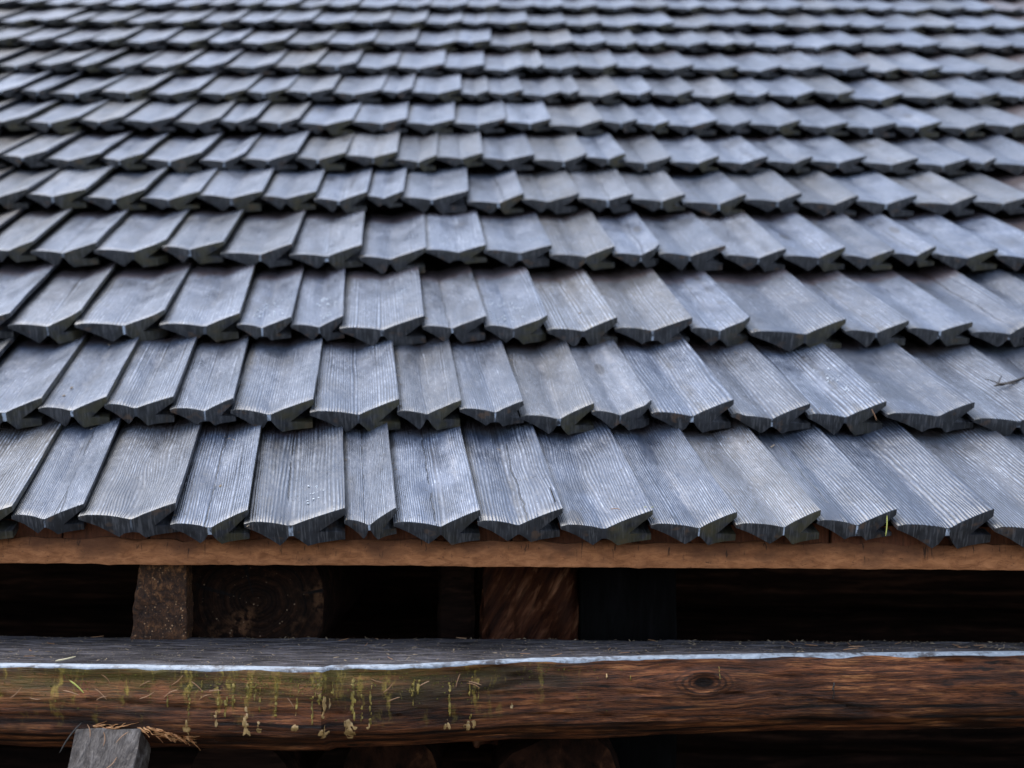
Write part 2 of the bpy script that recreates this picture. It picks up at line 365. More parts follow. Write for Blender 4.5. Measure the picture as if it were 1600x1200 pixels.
def rings_mat(name="log_end_rings"):
    s = NT(name)
    co = s.objco()
    x, y, z = s.sep(co)
    w = s.noise(s.scaled(co, (14, 14, 14)), 1, 2)
    r = s.vmath('LENGTH', s.comb(s.math('MULTIPLY', x, 0.85), 0, z), (0, 0, 0))
    r = s.math('ADD', r, s.math('MULTIPLY', w, 0.018))
    wob = s.noise(s.scaled(co, (30, 30, 30)), 1, 3, 0.6)
    r = s.math('ADD', r, s.math('MULTIPLY', wob, 0.006))
    rv = s.noise(s.comb(s.math('MULTIPLY', r, 230), 0.5, 0.5), 1, 3, 0.7)
    ring = s.math('SUBTRACT', s.math('MULTIPLY', s.rng(rv, 0.38, 0.60), 2), 1)
    n = s.noise(s.scaled(co, (120, 120, 120)), 1, 3, 0.6)
    big = s.noise(s.scaled(co, (20, 20, 20)), 1, 2)
    ang = s.math('ARCTAN2', z, x)
    ck = s.noise(s.comb(s.math('MULTIPLY', ang, 3.5), 0.3, s.math('MULTIPLY', r, 5)), 1, 2, 0.5)
    c = s.mix(s.math('MULTIPLY', s.rng(ring, -0.9, 0.9), s.rng(n, 0.3, 0.6)), (0.004, 0.002, 0.0015), (0.024, 0.010, 0.005))
    c = s.mix(s.math('MULTIPLY', s.rng(big, 0.55, 0.72), s.rng(n, 0.42, 0.6)), c, (0.095, 0.045, 0.022))
    c = s.mix(s.rng(ck, 0.37, 0.34), c, (0.006, 0.005, 0.005))
    q = s.voro(s.scaled(co, (170, 170, 170)), 1)
    c = s.mix(s.math('MULTIPLY', s.rng(q, 0.18, 0.10), s.rng(n, 0.52, 0.62)), c, (0.22, 0.15, 0.10))
    return s.done(c, 0.65, s.bump(s.math('ADD', s.math('MULTIPLY', ring, 0.4), n), 0.7, 0.002), 0.06)
M_RINGS = rings_mat()

# ------------------------------------------------------------------ object helpers
def mesh(name, verts, faces, mats, fmat=None, sharp=40):
    me = bpy.data.meshes.new(name)
    me.from_pydata([tuple(v) for v in verts], [], faces)
    for m in mats: me.materials.append(m)
    if fmat: me.polygons.foreach_set("material_index", fmat)
    if sharp is not None:
        me.polygons.foreach_set("use_smooth", [True] * len(me.polygons))
        me.set_sharp_from_angle(angle=R(sharp))
    me.update()
    return me

def link(name, me, parent=None, mw=None):
    o = bpy.data.objects.new(name, me)
    col.objects.link(o)
    if parent is not None: o.parent = parent
    if mw is not None: o.matrix_local = mw
    return o

def tag(o, label, cat, group=None, kind=None):
    if label: o["label"] = label
    if cat: o["category"] = cat
    if group: o["group"] = group
    o["kind"] = kind or "thing"
    return o

def empty(name, loc):
    o = bpy.data.objects.new(name, None)
    o.empty_display_size = 0.05
    col.objects.link(o)
    o.location = loc
    return o

def fbm(p, s, o=3):
    return noise.fractal(Vector((p[0] * s[0], p[1] * s[1], p[2] * s[2])), 0.9, 2.0, o)

def rough_box(name, lo, hi, mat, div, amp=0.0015, ns=(30, 30, 30), shape=None, bevel=0.002):
    """Box with subdivided, slightly wavering faces. shape(p)->p bends it."""
    bm = bmesh.new()
    bmesh.ops.create_cube(bm, size=1.0)
    for axis in range(3):
        if div[axis] > 1:
            es = [e for e in bm.edges if abs((e.verts[0].co - e.verts[1].co)[axis]) > 1e-6]
            bmesh.ops.subdivide_edges(bm, edges=es, cuts=div[axis] - 1, use_grid_fill=True)
    if bevel:
        d = [hi[i] - lo[i] for i in range(3)]
        for v in bm.verts:
            v.co = Vector([v.co[i] * d[i] for i in range(3)])
        es = [e for e in bm.edges if len(e.link_faces) == 2 and e.calc_face_angle(0) > 0.6]
        bmesh.ops.bevel(bm, geom=es, offset=bevel, segments=2, affect='EDGES', profile=0.6)
        for v in bm.verts:
            v.co += Vector([(lo[i] + hi[i]) / 2 for i in range(3)])
    else:
        for v in bm.verts:
            v.co = Vector([lo[i] + (v.co[i] + .5) * (hi[i] - lo[i]) for i in range(3)])
    bm.normal_update()
    for v in bm.verts:
        v.co += v.normal * (fbm(v.co, ns) * amp)
    if shape:
        for v in bm.verts: v.co = Vector(shape(v.co))
    me = bpy.data.meshes.new(name)
    bm.to_mesh(me); bm.free()
    me.materials.append(mat)
    me.polygons.foreach_set("use_smooth", [True] * len(me.polygons))
    me.set_sharp_from_angle(angle=R(40))
    return me

def log_mesh(name, length, r, mats, axis='x', seg=28, n=40, amp=0.004, seed=0, flat=None):
    """Round log along +axis from 0; second material on its two ends."""
    V, F, FM = [], [], []
    for i in range(n + 1):
        t = length * i / n
        for k in range(seg):
            a = 2 * math.pi * k / seg
            rr = r * (1 + 0.03 * math.sin(3 * a + seed)) + fbm((t * 3 + seed, math.cos(a), math.sin(a)), (1.5, 2, 2)) * amp
            if i in (0, n): rr *= 0.985
            p, q = rr * math.cos(a), rr * math.sin(a)
            if flat and abs(p) > flat: p = math.copysign(flat, p)
            V.append((t, p, q) if axis == 'x' else (p, t, q))
    for i in range(n):
        for k in range(seg):
            a, b = i * seg + k, i * seg + (k + 1) % seg
            F.append((a, b, b + seg, a + seg) if axis == 'x' else (b, a, a + seg, b + seg)); FM.append(0)
    F.append(tuple(range(seg))); FM.append(1)
    F.append(tuple(n * seg + k for k in reversed(range(seg)))); FM.append(1)
    me = mesh(name, V, F, mats, FM, 50)
    bm = bmesh.new(); bm.from_mesh(me); bmesh.ops.recalc_face_normals(bm, faces=bm.faces); bm.to_mesh(me); bm.free()
    return me

# ------------------------------------------------------------------ ground
g = mesh("ground", [(-150, -150, 0), (150, -150, 0), (150, 150, 0), (-150, 150, 0)], [(0, 1, 2, 3)], [M_GROUND], None, None)
tag(link("ground", g), None, None, kind="structure")

# ------------------------------------------------------------------ roof plane (through the upper right corner of each butt)
TH = R(27.463)
P0 = Vector((0.001, 1.4577, 1.6686))
UPV = Vector((0, math.cos(TH), math.sin(TH)))
NRM = Vector((0, -math.sin(TH), math.cos(TH)))
def plane_mat(u, v, h=0.0):
    o = P0 + Vector((u, 0, 0)) + UPV * v + NRM * h
    return Matrix(((1, 0, 0, o.x), (0, UPV.y, NRM.y, o.y), (0, UPV.z, NRM.z, o.z), (0, 0, 0, 1)))
PITCH_ROW = 0.285
TILT = R(6.7)

def interp(pts, x):
    for (a, b), (c, d) in zip(pts, pts[1:]):
        if x <= c: return b + (d - b) * (x - a) / (c - a) if c > a else d
    return pts[-1][1]

def shingle_mesh(i):
    """One split gont: thin left tongue, thick grooved right edge, two-facet hollow-cut butt. Width 0.1, origin at the upper right butt corner."""
    r = random.Random(100 + i)
    W, L = 0.1, 0.355
    k = r.uniform(0.42, 0.55)                     # where the butt ridge sits
    hz = r.uniform(0.88, 1.10)
    rise = r.uniform(0.115, 0.165)
    rw = r.uniform(0.010, 0.028)
    def fx(f): return f / 0.455 * k if f <= 0.455 else k + (f - 0.455) / 0.545 * (1 - k)
    gi = fx(0.70 + r.uniform(-0.03, 0.05))       # groove depth
    lipx = r.uniform(0.96, 1.02)
    top = [(-0.03, 0.012), (fx(0.03), 0.03), (fx(0.15), 0.03), (fx(0.30), 0.02), (k - rw, 0.0), (k + rw, 0.0), (fx(0.60), rise * 0.26), (fx(0.75), rise * 0.53), (fx(0.88), rise * 0.78), (1.0, rise)]
    nb = r.uniform(0.08, 0.15)
    bot = [(-0.03, -0.028), (fx(0.12), -0.10 * hz), (fx(0.24), -0.175 * hz), (fx(0.33), -0.235 * hz), (fx(0.385), -0.185 * hz), (k - rw, -nb), (k + rw, -nb), (fx(0.54), -0.185 * hz), (fx(0.61), -0.26 * hz), (gi, -0.245 * hz), (lipx, -0.232 * hz)]
    Bl, Br = r.uniform(0.07, 0.12), r.uniform(0.07, 0.12)
    def b(f):
        if f < k - rw:
            u = min(1, (k - rw - f) / (k - rw)); return Bl * (1 - (1 - u) ** 1.8)
        if f > k + rw:
            u = min(1, (f - k - rw) / (1 - k - rw)); return Br * (1 - (1 - u) ** 1.8)
        return 0.0
    lcol = [-0.03, fx(.05), fx(.14), fx(.24), fx(.33), fx(.385), k - rw]
    rcol = [k + rw, fx(.54), fx(.61), gi]
    ucol, wcol = [gi + (1 - gi) * .5, 1.0], [gi + (lipx - gi) * .5, lipx]
    ring = []                                     # (f, z) round the section
    idx = {}
    def add(tagk, f, z): idx[tagk] = len(ring); ring.append((f, z))
    for j, f in enumerate(lcol): add(('t', 'l', j), f, interp(top, f))
    for j, f in enumerate(rcol): add(('t', 'r', j), f, interp(top, f))
    for j, f in enumerate(ucol): add(('t', 'u', j), f, interp(top, f))
    gz = -0.125 + r.uniform(-0.015, 0.015)
    lipup = 0.075 + r.uniform(-0.015, 0.012)
    for j in (1, 0): add(('g', 'u', j), ucol[j], (rise - lipup if j == 1 else (rise - lipup + gz) / 2))
    add(('g', 'i', 0), gi, gz)
    for j in (0, 1): add(('g', 'w', j), wcol[j], gz - 0.012 - 0.012 * j)
    for j in (1, 0): add(('b', 'w', j), wcol[j], interp(bot, wcol[j]))
    for j in (3, 2, 1, 0): add(('b', 'r', j), rcol[j], interp(bot, rcol[j]))
    for j in range(len(lcol) - 1, -1, -1): add(('b', 'l', j), lcol[j], interp(bot, lcol[j]))
    nr = len(ring)
    steps = [0, 0.05, 0.3, 0.6, 1.0]
    V = []
    for si, t in enumerate(steps):
        dz = r.uniform(-0.010, 0.010) if 0 < si < 4 else 0
        for (f, z) in ring:
            y0 = (b(f) - Br) * W
            wob = 0.014 * noise.noise(Vector((f * 5 + i * 3.7, t * 2.5, i)))
            z2 = z - rise + (dz * (1 - f) if z > -0.08 else 0) + (wob if t > 0.01 else 0)
            x2 = f - 1 + (0.012 * noise.noise(Vector((t * 4, i * 1.3, 2.2))) if f > 0.9 else 0)
            if i in (4, 13) and f > 0.86: y0 += (0.18 if i == 4 else 0.11) * W * (f - 0.86) / 0.14
            if i == 9 and f < 0.1: y0 += 0.12 * W
            if t == 0: y0 += r.uniform(-0.004, 0.004) * W + max(0, (-z2 - 0.15)) * 0.05 * W
            V.append((x2 * W, y0 + (L - y0) * t, z2 * W))
    F, FM = [], []
    for si in range(len(steps) - 1):
        for q in range(nr):
            a, c = si * nr + q, si * nr + (q + 1) % nr
            F.append((a, c, c + nr, a + nr))
            f0 = ring[q]; istop = q < len(lcol) + len(rcol) + len(ucol) - 1
            FM.append(0 if istop else 1)
    def quad(A, B, C, D, m): F.append((idx[A], idx[B], idx[C], idx[D])); FM.append(m)
    for j in range(len(lcol) - 1): quad(('b', 'l', j), ('b', 'l', j + 1), ('t', 'l', j + 1), ('t', 'l', j), 1)
    n = len(lcol) - 1
    quad(('b', 'l', n), ('b', 'r', 0), ('t', 'r', 0), ('t', 'l', n), 2)
    for j in range(2): quad(('b', 'r', j), ('b', 'r', j + 1), ('t', 'r', j + 1), ('t', 'r', j), 1)
    F.append((idx[('b', 'r', 2)], idx[('b', 'r', 3)], idx[('g', 'i', 0)], idx[('t', 'r', 3)], idx[('t', 'r', 2)])); FM.append(1)
    quad(('g', 'i', 0), ('g', 'u', 0), ('t', 'u', 0), ('t', 'r', 3), 1)
    quad(('g', 'u', 0), ('g', 'u', 1), ('t', 'u', 1), ('t', 'u', 0), 1)
    quad(('b', 'r', 3), ('b', 'w', 0), ('g', 'w', 0), ('g', 'i', 0), 1)
    quad(('b', 'w', 0), ('b', 'w', 1), ('g', 'w', 1), ('g', 'w', 0), 1)
    me = mesh("shingle", V, F, [M_FACE, M_END, M_RIDGE], FM, None)
    bm = bmesh.new(); bm.from_mesh(me)
    bmesh.ops.recalc_face_normals(bm, faces=bm.faces)
    bm.verts.ensure_lookup_table(); bm.edges.ensure_lookup_table()
    ntop = len(lcol) + len(rcol) + len(ucol)
    tops = set(range(ntop))
    es = [e for e in bm.edges if (e.verts[0].index in tops and e.verts[1].index in tops) or
          ({e.verts[0].index % nr, e.verts[1].index % nr} == {ntop - 1} and e.calc_face_angle(0) > 0.3)]
    bmesh.ops.bevel(bm, geom=es, offset=0.0009, segments=2, affect='EDGES', profile=0.5, clamp_overlap=True)
    bm.to_mesh(me); bm.free()
    me.polygons.foreach_set("use_smooth", [True] * len(me.polygons))
    me.set_sharp_from_angle(angle=R(32))
    return me

VARS = [shingle_mesh(i) for i in range(18)]

# courses from the eave upwards: height up the slope and the right edge of every shingle across it, in metres
COURSES = [
 (0.0, [-0.54, -0.465, -0.365, -0.285, -0.18, -0.125, -0.035, 0.055, 0.152, 0.243, 0.333, 0.418, 0.523]),
 (0.263, [-0.594, -0.512, -0.428, -0.352, -0.251, -0.143, -0.064, 0.013, 0.102, 0.177, 0.279, 0.374, 0.472, 0.581]),
 (0.535, [-0.726, -0.628, -0.506, -0.395, -0.319, -0.246, -0.128, -0.038, 0.051, 0.15, 0.259, 0.345, 0.48, 0.571, 0.662]),
 (0.842, [-0.791, -0.688, -0.576, -0.479, -0.365, -0.25, -0.143, -0.046, 0.063, 0.166, 0.243, 0.35, 0.448, 0.546, 0.627, 0.697, 0.799]),
 (1.13, [-0.896, -0.79, -0.682, -0.578, -0.463, -0.365, -0.27, -0.204, -0.083, 0.018, 0.121, 0.219, 0.315, 0.428, 0.531, 0.635, 0.742, 0.852]),
 (1.386, [-0.942, -0.833, -0.746, -0.63, -0.544, -0.437, -0.339, -0.237, -0.155, -0.063, 0.041, 0.148, 0.224, 0.318, 0.413, 0.511, 0.6, 0.71, 0.815, 0.918, 0.972]),
 (1.668, [-1.074, -0.957, -0.861, -0.749, -0.648, -0.567, -0.474, -0.355, -0.238, -0.132, -0.019, 0.08, 0.195, 0.271, 0.342, 0.449, 0.524, 0.632, 0.736, 0.841, 0.941, 1.038]),
 (1.948, [-1.181, -1.107, -0.99, -0.87, -0.756, -0.641, -0.543, -0.433, -0.318, -0.245, -0.128, -0.061, 0.02, 0.112, 0.156, 0.253, 0.332, 0.43, 0.53, 0.614, 0.721, 0.816, 0.93, 1.053, 1.16]),
 (2.233, [-1.24, -1.144, -1.069, -0.965, -0.85, -0.747, -0.618, -0.512, -0.408, -0.304, -0.182, -0.078, 0.025, 0.076, 0.168, 0.268, 0.355, 0.463, 0.58, 0.687, 0.798, 0.917, 0.996, 1.107, 1.223]),
 (2.541, [-1.389, -1.289, -1.186, -1.088, -0.973, -0.861, -0.766, -0.639, -0.523, -0.393, -0.275, -0.165, -0.068, 0.053, 0.166, 0.258, 0.344, 0.424, 0.54, 0.617, 0.674, 0.781, 0.894, 0.976, 1.081, 1.19, 1.308, 1.395]),
 (2.829, [-1.438, -1.347, -1.276, -1.163, -1.058, -0.94, -0.825, -0.722, -0.606, -0.491, -0.377, -0.266, -0.157, -0.081, 0.039, 0.154, 0.259, 0.377, 0.478, 0.593, 0.702, 0.812, 0.925, 1.007, 1.108, 1.225, 1.326, 1.433]),
]
LEAN = [6.9, 6.0, 5.8, 4.6, 3.4, 3.0, 2.6, 2.2, 2.0, 1.8, 1.8]
THICK = [1.05, 1.05, 1.05, 1.03, 0.98, 0.93, 0.87, 0.81, 0.75, 0.70, 0.66]
rr = random.Random(3)
v = 3.12
while len(COURSES) < 19:
    u, us = -1.50, []
    while u < 1.50:
        us.append(round(u, 3)); u += rr.uniform(0.085, 0.125)
    COURSES.append((v, us)); LEAN.append(1.6); THICK.append(0.62); v += PITCH_ROW

roof = empty("shingle_roof", (0, 2.0, 1.9))
tag(roof, "sloping roof of overlapping dark grey split wooden shingles in courses above the black opening", "roof")
RI = Matrix.Translation((0, -2.0, -1.9))
field_V, field_F, field_M = [], [], []
placed = {}

def shingle_at(u_right, w, v, lean, jit, th=1.0):
    m = plane_mat(u_right, v + jit.uniform(-0.005, 0.005) - (0.005 if jit.random() < 0.06 else 0), jit.uniform(-0.003, 0.002))
    m = m @ Matrix.Rotation(R(lean + jit.uniform(-0.9, 0.9)), 4, 'Z') @ Matrix.Rotation(-TILT * (0.12 + 0.86 * th) + R(jit.uniform(-0.7, 0.5)), 4, 'X') @ Matrix.Rotation(R(jit.uniform(-1.0, 1.5)), 4, 'Y')
    return m @ Matrix.Diagonal((w / 0.1, 1.0, th * jit.uniform(0.84, 0.98) * (0.6 + 0.4 * w / 0.09), 1))

for ci, (v, us) in enumerate(COURSES):
    jit = random.Random(500 + ci)
    edges = list(us)
    first_w = edges[1] - edges[0]
    items = [(edges[0] - jit.uniform(.085, .11), edges[0], True)] + [(a, b, True) for a, b in zip(edges, edges[1:])]
    nx = edges[-1] + jit.uniform(.09, .115)
    items.append((edges[-1], nx, True))
    if ci >= 12: items = [(a, b, False) for a, b, _ in items]
    x = items[0][0]
    while x > -2.0:
        w = jit.uniform(.085, .115); items.insert(0, (x - w, x, False)); x -= w
    x = nx
    while x < 2.0:
        w = jit.uniform(.085, .115); items.append((x, x + w, False)); x += w
    for k, (a, b, single) in enumerate(items):
        me = VARS[jit.randrange(len(VARS))]
        mw = shingle_at(b, b - a, v, LEAN[ci], jit, THICK[ci])
        if single:
            o = link("shingle", me, roof, RI @ mw)
            placed[(ci, round(b, 3))] = mw
        else:
            base = len(field_V)
            field_V += [mw @ vv.co for vv in me.vertices]
            field_F += [tuple(base + q for q in p.vertices) for p in me.polygons]
            field_M += [p.material_index for p in me.polygons]
fm = mesh("shingle_cover", [RI @ q for q in field_V], field_F, [M_FACE, M_END, M_RIDGE], field_M, 32)
fo = link("shingle_cover", fm, roof); fo["kind"] = "stuff"

def slope_box(name, v0, v1, h0, h1, mat, x0=-2.0, x1=2.0):
    m = plane_mat(0, 0)
    pts = [RI @ (m @ Vector((x, v, h))) for x in (x0, x1) for v in (v0, v1) for h in (h0, h1)]
    f = [(0, 1, 3, 2), (4, 6, 7, 5), (0, 4, 5, 1), (2, 3, 7, 6), (0, 2, 6, 4), (1, 5, 7, 3)]
    return link(name, mesh(name, pts, f, [mat], None, None), roof)
slope_box("light_block_deck", 0.07, 5.5, -0.115, -0.095, M_LIGHT_BLOCK)  # unseen deck sheet, added to block light below the shingles

def wobble_board(p):
    t = max(0.0, (p.z - 1.612) / 0.017)
    return (p.x, p.y + 0.0015 * fbm(p, (3, 3, 3)) + 0.002 * t * t, p.z + 0.0012 * fbm((p.x, 4, 2), (4, 1, 1)) + t * 0.0045 * fbm((p.x, 7, 2), (24, 1, 1), 4))
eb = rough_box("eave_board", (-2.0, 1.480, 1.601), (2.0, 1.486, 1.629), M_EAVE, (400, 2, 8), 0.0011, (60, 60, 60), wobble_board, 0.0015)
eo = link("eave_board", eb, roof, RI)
# ragged upper rim: red-brown ends of the hidden under-course
ulv = random.Random(12)
ux = -2.0
um = None
while ux < 2.0:
    w = ulv.uniform(0.07, 0.12)
    if um is None or ulv.random() < 0.5:
        um = rough_box("underlay_board", (0, 1.488, 1.619), (0.095, 1.540, 1.648), M_START, (12, 2, 4), 0.0010, (80, 80, 80), None, 0.001)
    o = link("underlay_board", um, roof, RI @ Matrix.Translation((ux, ulv.uniform(-0.006, 0.004), ulv.uniform(-0.001, 0.003))) @ Matrix.Diagonal((w / 0.098, 1, 1, 1)))
    ux += w

# ------------------------------------------------------------------ log wall behind the opening
wall = empty("log_wall", (0, 2.1, 0))
tag(wall, "dark wall of stacked horizontal round logs at the back of the opening", "log wall")
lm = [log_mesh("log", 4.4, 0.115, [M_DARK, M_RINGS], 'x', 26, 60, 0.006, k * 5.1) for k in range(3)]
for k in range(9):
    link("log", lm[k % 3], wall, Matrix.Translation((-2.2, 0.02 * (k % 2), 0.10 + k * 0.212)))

# ------------------------------------------------------------------ front beam
def edge_y(x):
    return interp([(-3, 1.338), (-0.50, 1.342), (-0.30, 1.336), (-0.19, 1.331), (-0.1825, 1.330), (-0.1795, 1.341), (-0.10, 1.352), (0.0, 1.388), (0.12, 1.410), (0.27, 1.432), (0.42, 1.447), (0.55, 1.459), (3, 1.462)], x) + 0.0012 * fbm((x, 0, 0), (11, 1, 1), 4)
prof_n = 0
BV, BF, BM = [], [], []
NX = 620
X0, X1 = -1.9, 1.9
for i in range(NX + 1):
    x = X0 + (X1 - X0) * i / NX
    yf = edge_y(x)
    zt = 1.516
    pr = []                                           # (y, z, material of the strip that starts here)
    NT_ = 26
    for j in range(NT_):
        y = 1.522 + (yf + 0.004 - 1.522) * j / (NT_ - 1)
        h = 0.0016 * fbm((x, y, 0), (18, 120, 1), 4) + 0.0012 * fbm((x, y, 5), (6, 10, 1), 3)
        if j == 0: h -= 0.003 + 0.002 * fbm((x, 9, 0), (40, 1, 1))
        k_ = min(1.0, (NT_ - 1 - j) / 3)
        pr.append((y, zt + h * k_ - 0.0, 1 if j < NT_ - 1 else 2))
    lip = max(0.0008, 0.0024 + 0.0022 * fbm((x, 3, 3), (22, 1, 1), 4))
    for a in (0.35, 0.7, 1.0):
        pr.append((yf + 0.004 - 0.006 * math.sin(a * 1.57), zt - lip * (1 - math.cos(a * 1.57)) - 0.0015 * a, 2 if a < 1 else 0))
    bot = 1.428 + 0.004 * fbm((x, 0, 7), (4, 1, 1))
    NF = 26
    z1 = pr[-1][1]
    for j in range(1, NF + 1):
        t = j / NF
        z = z1 + (bot - z1) * t
        bulge = -0.012 * math.sin(min(1, t * 1.15) * math.pi) ** 0.8 + 0.05 * max(0, t - 0.72) ** 1.5 * 4
        step = 0.004 if t > 0.08 else 0.004 * t / 0.08
        d = 0.0036 * fbm((x, z, 1), (5, 45, 1), 4) + 0.0016 * fbm((x, z, 3), (26, 190, 1), 3)
        # long drying checks
        ck = abs(fbm((x, z, 11), (1.6, 26, 1), 2))
        if ck < 0.05: d += 0.005 * (1 - ck / 0.05)
        kx, kz = (x - 0.203) / 0.014, (z - 1.489) / 0.0095
        kr = math.hypot(kx, kz)
        if kr < 2.2: d += -0.005 * math.exp(-((kr - 1.25) / 0.35) ** 2) + 0.006 * math.exp(-(kr / 0.7) ** 2)
        pr.append((pr[NT_ + 2][0] + step + bulge + d, z, 0))
    yb = pr[-1][0]
    pr += [(yb + 0.02, bot - 0.005, 0), (1.50, bot - 0.004, 0), (1.522, bot + 0.012, 0)]
    prof_n = len(pr)
    BV += [(x, y, z) for y, z, _ in pr]
    mats_row = [m for _, _, m in pr]
for i in range(NX):
    for j in range(prof_n):
        a, b = i * prof_n + j, i * prof_n + (j + 1) % prof_n
        BF.append((a, b, b + prof_n, a + prof_n)); BM.append(mats_row[j])
BF.append(tuple(reversed(range(prof_n)))); BM.append(0)
BF.append(tuple(NX * prof_n + j for j in range(prof_n))); BM.append(0)
bme = mesh("log_beam", BV, BF, [M_BEAM, M_BEAMTOP, M_EDGE], BM, 60)
_b = bmesh.new(); _b.from_mesh(bme); bmesh.ops.recalc_face_normals(_b, faces=_b.faces); _b.to_mesh(bme); _b.free()
beam = empty("log_beam", (0, 1.43, 1.42))
tag(beam, "long horizontal brown log beam with flat grey top, pale edge and mossy face in front", "beam")
BI = Matrix.Translation((0, -1.43, -1.42))
link("hewn_log", bme, beam, BI)
beam_grid = (NX, prof_n, X0, X1, NT_)
def beam_front(x, z):
    """y of the beam's front face at x, z"""
    i = max(0, min(NX, int(round((x - X0) / (X1 - X0) * NX))))
    row = BV[i * prof_n + NT_ + 2: i * prof_n + NT_ + 3 + 26]
    return min(row, key=lambda p: abs(p[2] - z))[1]
def beam_top(x, y):
    i = max(0, min(NX, int(round((x - X0) / (X1 - X0) * NX))))
    row = BV[i * prof_n: i * prof_n + NT_]
    return min(row, key=lambda p: abs(p[1] - y))[2]

# resin runs and algae dribbles down the face: broken strings of flattened drops
def run(name, x, ztop, zbot, w, mat, seed, foot=True, lift=0.0009):
    r = random.Random(seed)
    V, F = [], []
    def drop(cx, cz, rx, rz, flat):
        b0 = len(V)
        n = 12
        ph = r.uniform(0, 9)
        for ring, (k, up) in enumerate(((1.0, -0.0004), (0.72, lift))):
            for a in range(n):
                th = 2 * math.pi * a / n
                q = 1 + 0.45 * noise.noise(Vector((math.cos(th) * 1.3 + ph, math.sin(th) * 1.3, seed)))
                dx, dz = math.cos(th) * rx * q * k, math.sin(th) * rz * q * k
                if flat and dz < -rz * .55: dz = -rz * .55
                V.append((cx + dx, beam_front(cx + dx, cz + dz) - up, cz + dz))
        V.append((cx, beam_front(cx, cz) - lift * 1.2, cz))
        for a in range(n):
            c = (a + 1) % n
            F.append((b0 + a, b0 + c, b0 + n + c, b0 + n + a))
            F.append((b0 + n + a, b0 + n + c, b0 + 2 * n))
    z = ztop
    while z > zbot + w * .9:
        h = w * r.uniform(.35, 1.3)
        z -= h
        if r.random() < .8: drop(x + r.uniform(-.25, .25) * w, z, w * r.uniform(.12, .42), h * r.uniform(.6, 1.0), False)
    if foot: drop(x + r.uniform(-.2, .2) * w, zbot + w * .4, w * .62, w * .75, True)
    me = mesh(name, V, F, [mat], None, 70)
    bm = bmesh.new(); bm.from_mesh(me); bmesh.ops.recalc_face_normals(bm, faces=bm.faces); bm.to_mesh(me); bm.free()
    return link(name, me, beam, BI)
for k, (x, zt, zb, w) in enumerate([(-0.316, 1.462, 1.447, .006), (-0.258, 1.478, 1.4435, .0085), (-0.246, 1.466, 1.447, .006), (-0.230, 1.452, 1.4445, .008), (-0.209, 1.47, 1.450, .007), (-0.181, 1.484, 1.4415, .0105), (-0.157, 1.476, 1.4415, .0105), (-0.139, 1.456, 1.4435, .007),
                                    (-0.062, 1.460, 1.4435, .007), (-0.041, 1.452, 1.4425, .008), (0.002, 1.468, 1.462, .004), (-0.288, 1.47, 1.452, .006)]):
    run("resin_run", x, zt + .006, zb + .006, w * (1.15 if k % 3 == 0 else .85), M_RESIN, k, k % 4 != 3, 0.0004)
    if x < .0: run("algae_run", x + .0015, 1.504 - .003 * (k % 3), zt + .007, w * .55, M_ALGAE, 200 + k, False, 0.0006)
rs = random.Random(21)
for k in range(16):
    x = min(rs.gauss(-0.19, 0.12), .0)
    zt = rs.uniform(1.490, 1.504)
    run("algae_run", x, zt, zt - rs.uniform(0.010, 0.030), rs.uniform(.0025, .0055), M_ALGAE, 60 + k, False, 0.0005)
for k, (x, zt, zb, m_) in enumerate([(0.219, 1.505, 1.494, M_ALGAE), (0.342, 1.488, 1.468, M_NEEDLE_D), (0.100, 1.500, 1.494, M_RESIN), (0.125, 1.499, 1.493, M_ALGAE)]):
    run("algae_run" if k != 1 else "dark_run", x, zt, zb, .003 if k != 1 else .0035, m_, 110 + k, False)

# moss tufts under the pale edge
MV, MF = [], []
for k in range(2600):
    x = min(rs.gauss(-0.24, 0.15), 0.2)
    if noise.noise(Vector((x * 22, 0, 3))) < rs.uniform(-.5, .45): continue
    z = 1.508 - abs(rs.gauss(0, 0.010)) * (1 if rs.random() < .8 else 2)
    y = beam_front(x, z) - 0.0003
    s_ = rs.uniform(0.0004, 0.0013)
    b0 = len(MV)
    d = [Vector((rs.uniform(-1, 1), rs.uniform(-1, .3), rs.uniform(-1, 1))).normalized() * s_ for _ in range(4)]
    MV += [(x + q.x, y + q.y, z + q.z) for q in d]
    MF += [(b0, b0 + 1, b0 + 2), (b0, b0 + 2, b0 + 3), (b0, b0 + 3, b0 + 1), (b0 + 1, b0 + 3, b0 + 2)]
mo = link("moss", mesh("moss", [BI @ Vector(q) for q in MV], MF, [M_MOSS], None, None), beam)
mo["kind"] = "stuff"

# torn splinters by the prop: thin pointed shards broken out of the face
def splinter(x, z, length, w, ang, seed):
    r = random.Random(seed)
    V, F, n = [], [], 5
    for i in range(n + 1):
        t = i / n
        k = (.25 + .75 * math.sin(min(1, t * 1.3 + .25) * math.pi)) * (0.12 if i == n else 1)
        up = .0006 + .003 * t * r.uniform(.3, 1.1)
        zz, jag = r.uniform(-.25, .25) * w, r.uniform(.7, 1.3)
        V += [(t * length, -up, zz - w * .5 * k * jag), (t * length, -up - .0009, zz), (t * length, -up, zz + w * .5 * k), (t * length, -up + .0008, zz)]
    for i in range(n):
        for a in range(4): F.append((i * 4 + a, i * 4 + (a + 1) % 4, (i + 1) * 4 + (a + 1) % 4, (i + 1) * 4 + a))
    F += [(3, 2, 1, 0), tuple(n * 4 + a for a in range(4))]
    m = Matrix.Translation((x, beam_front(x, z) + .0005, z)) @ Matrix.Rotation(ang, 4, 'Y')
    link("splinter", mesh("splinter", [BI @ (m @ Vector(q)) for q in V], F, [M_CHIP], None, None), beam)
sr = random.Random(77)
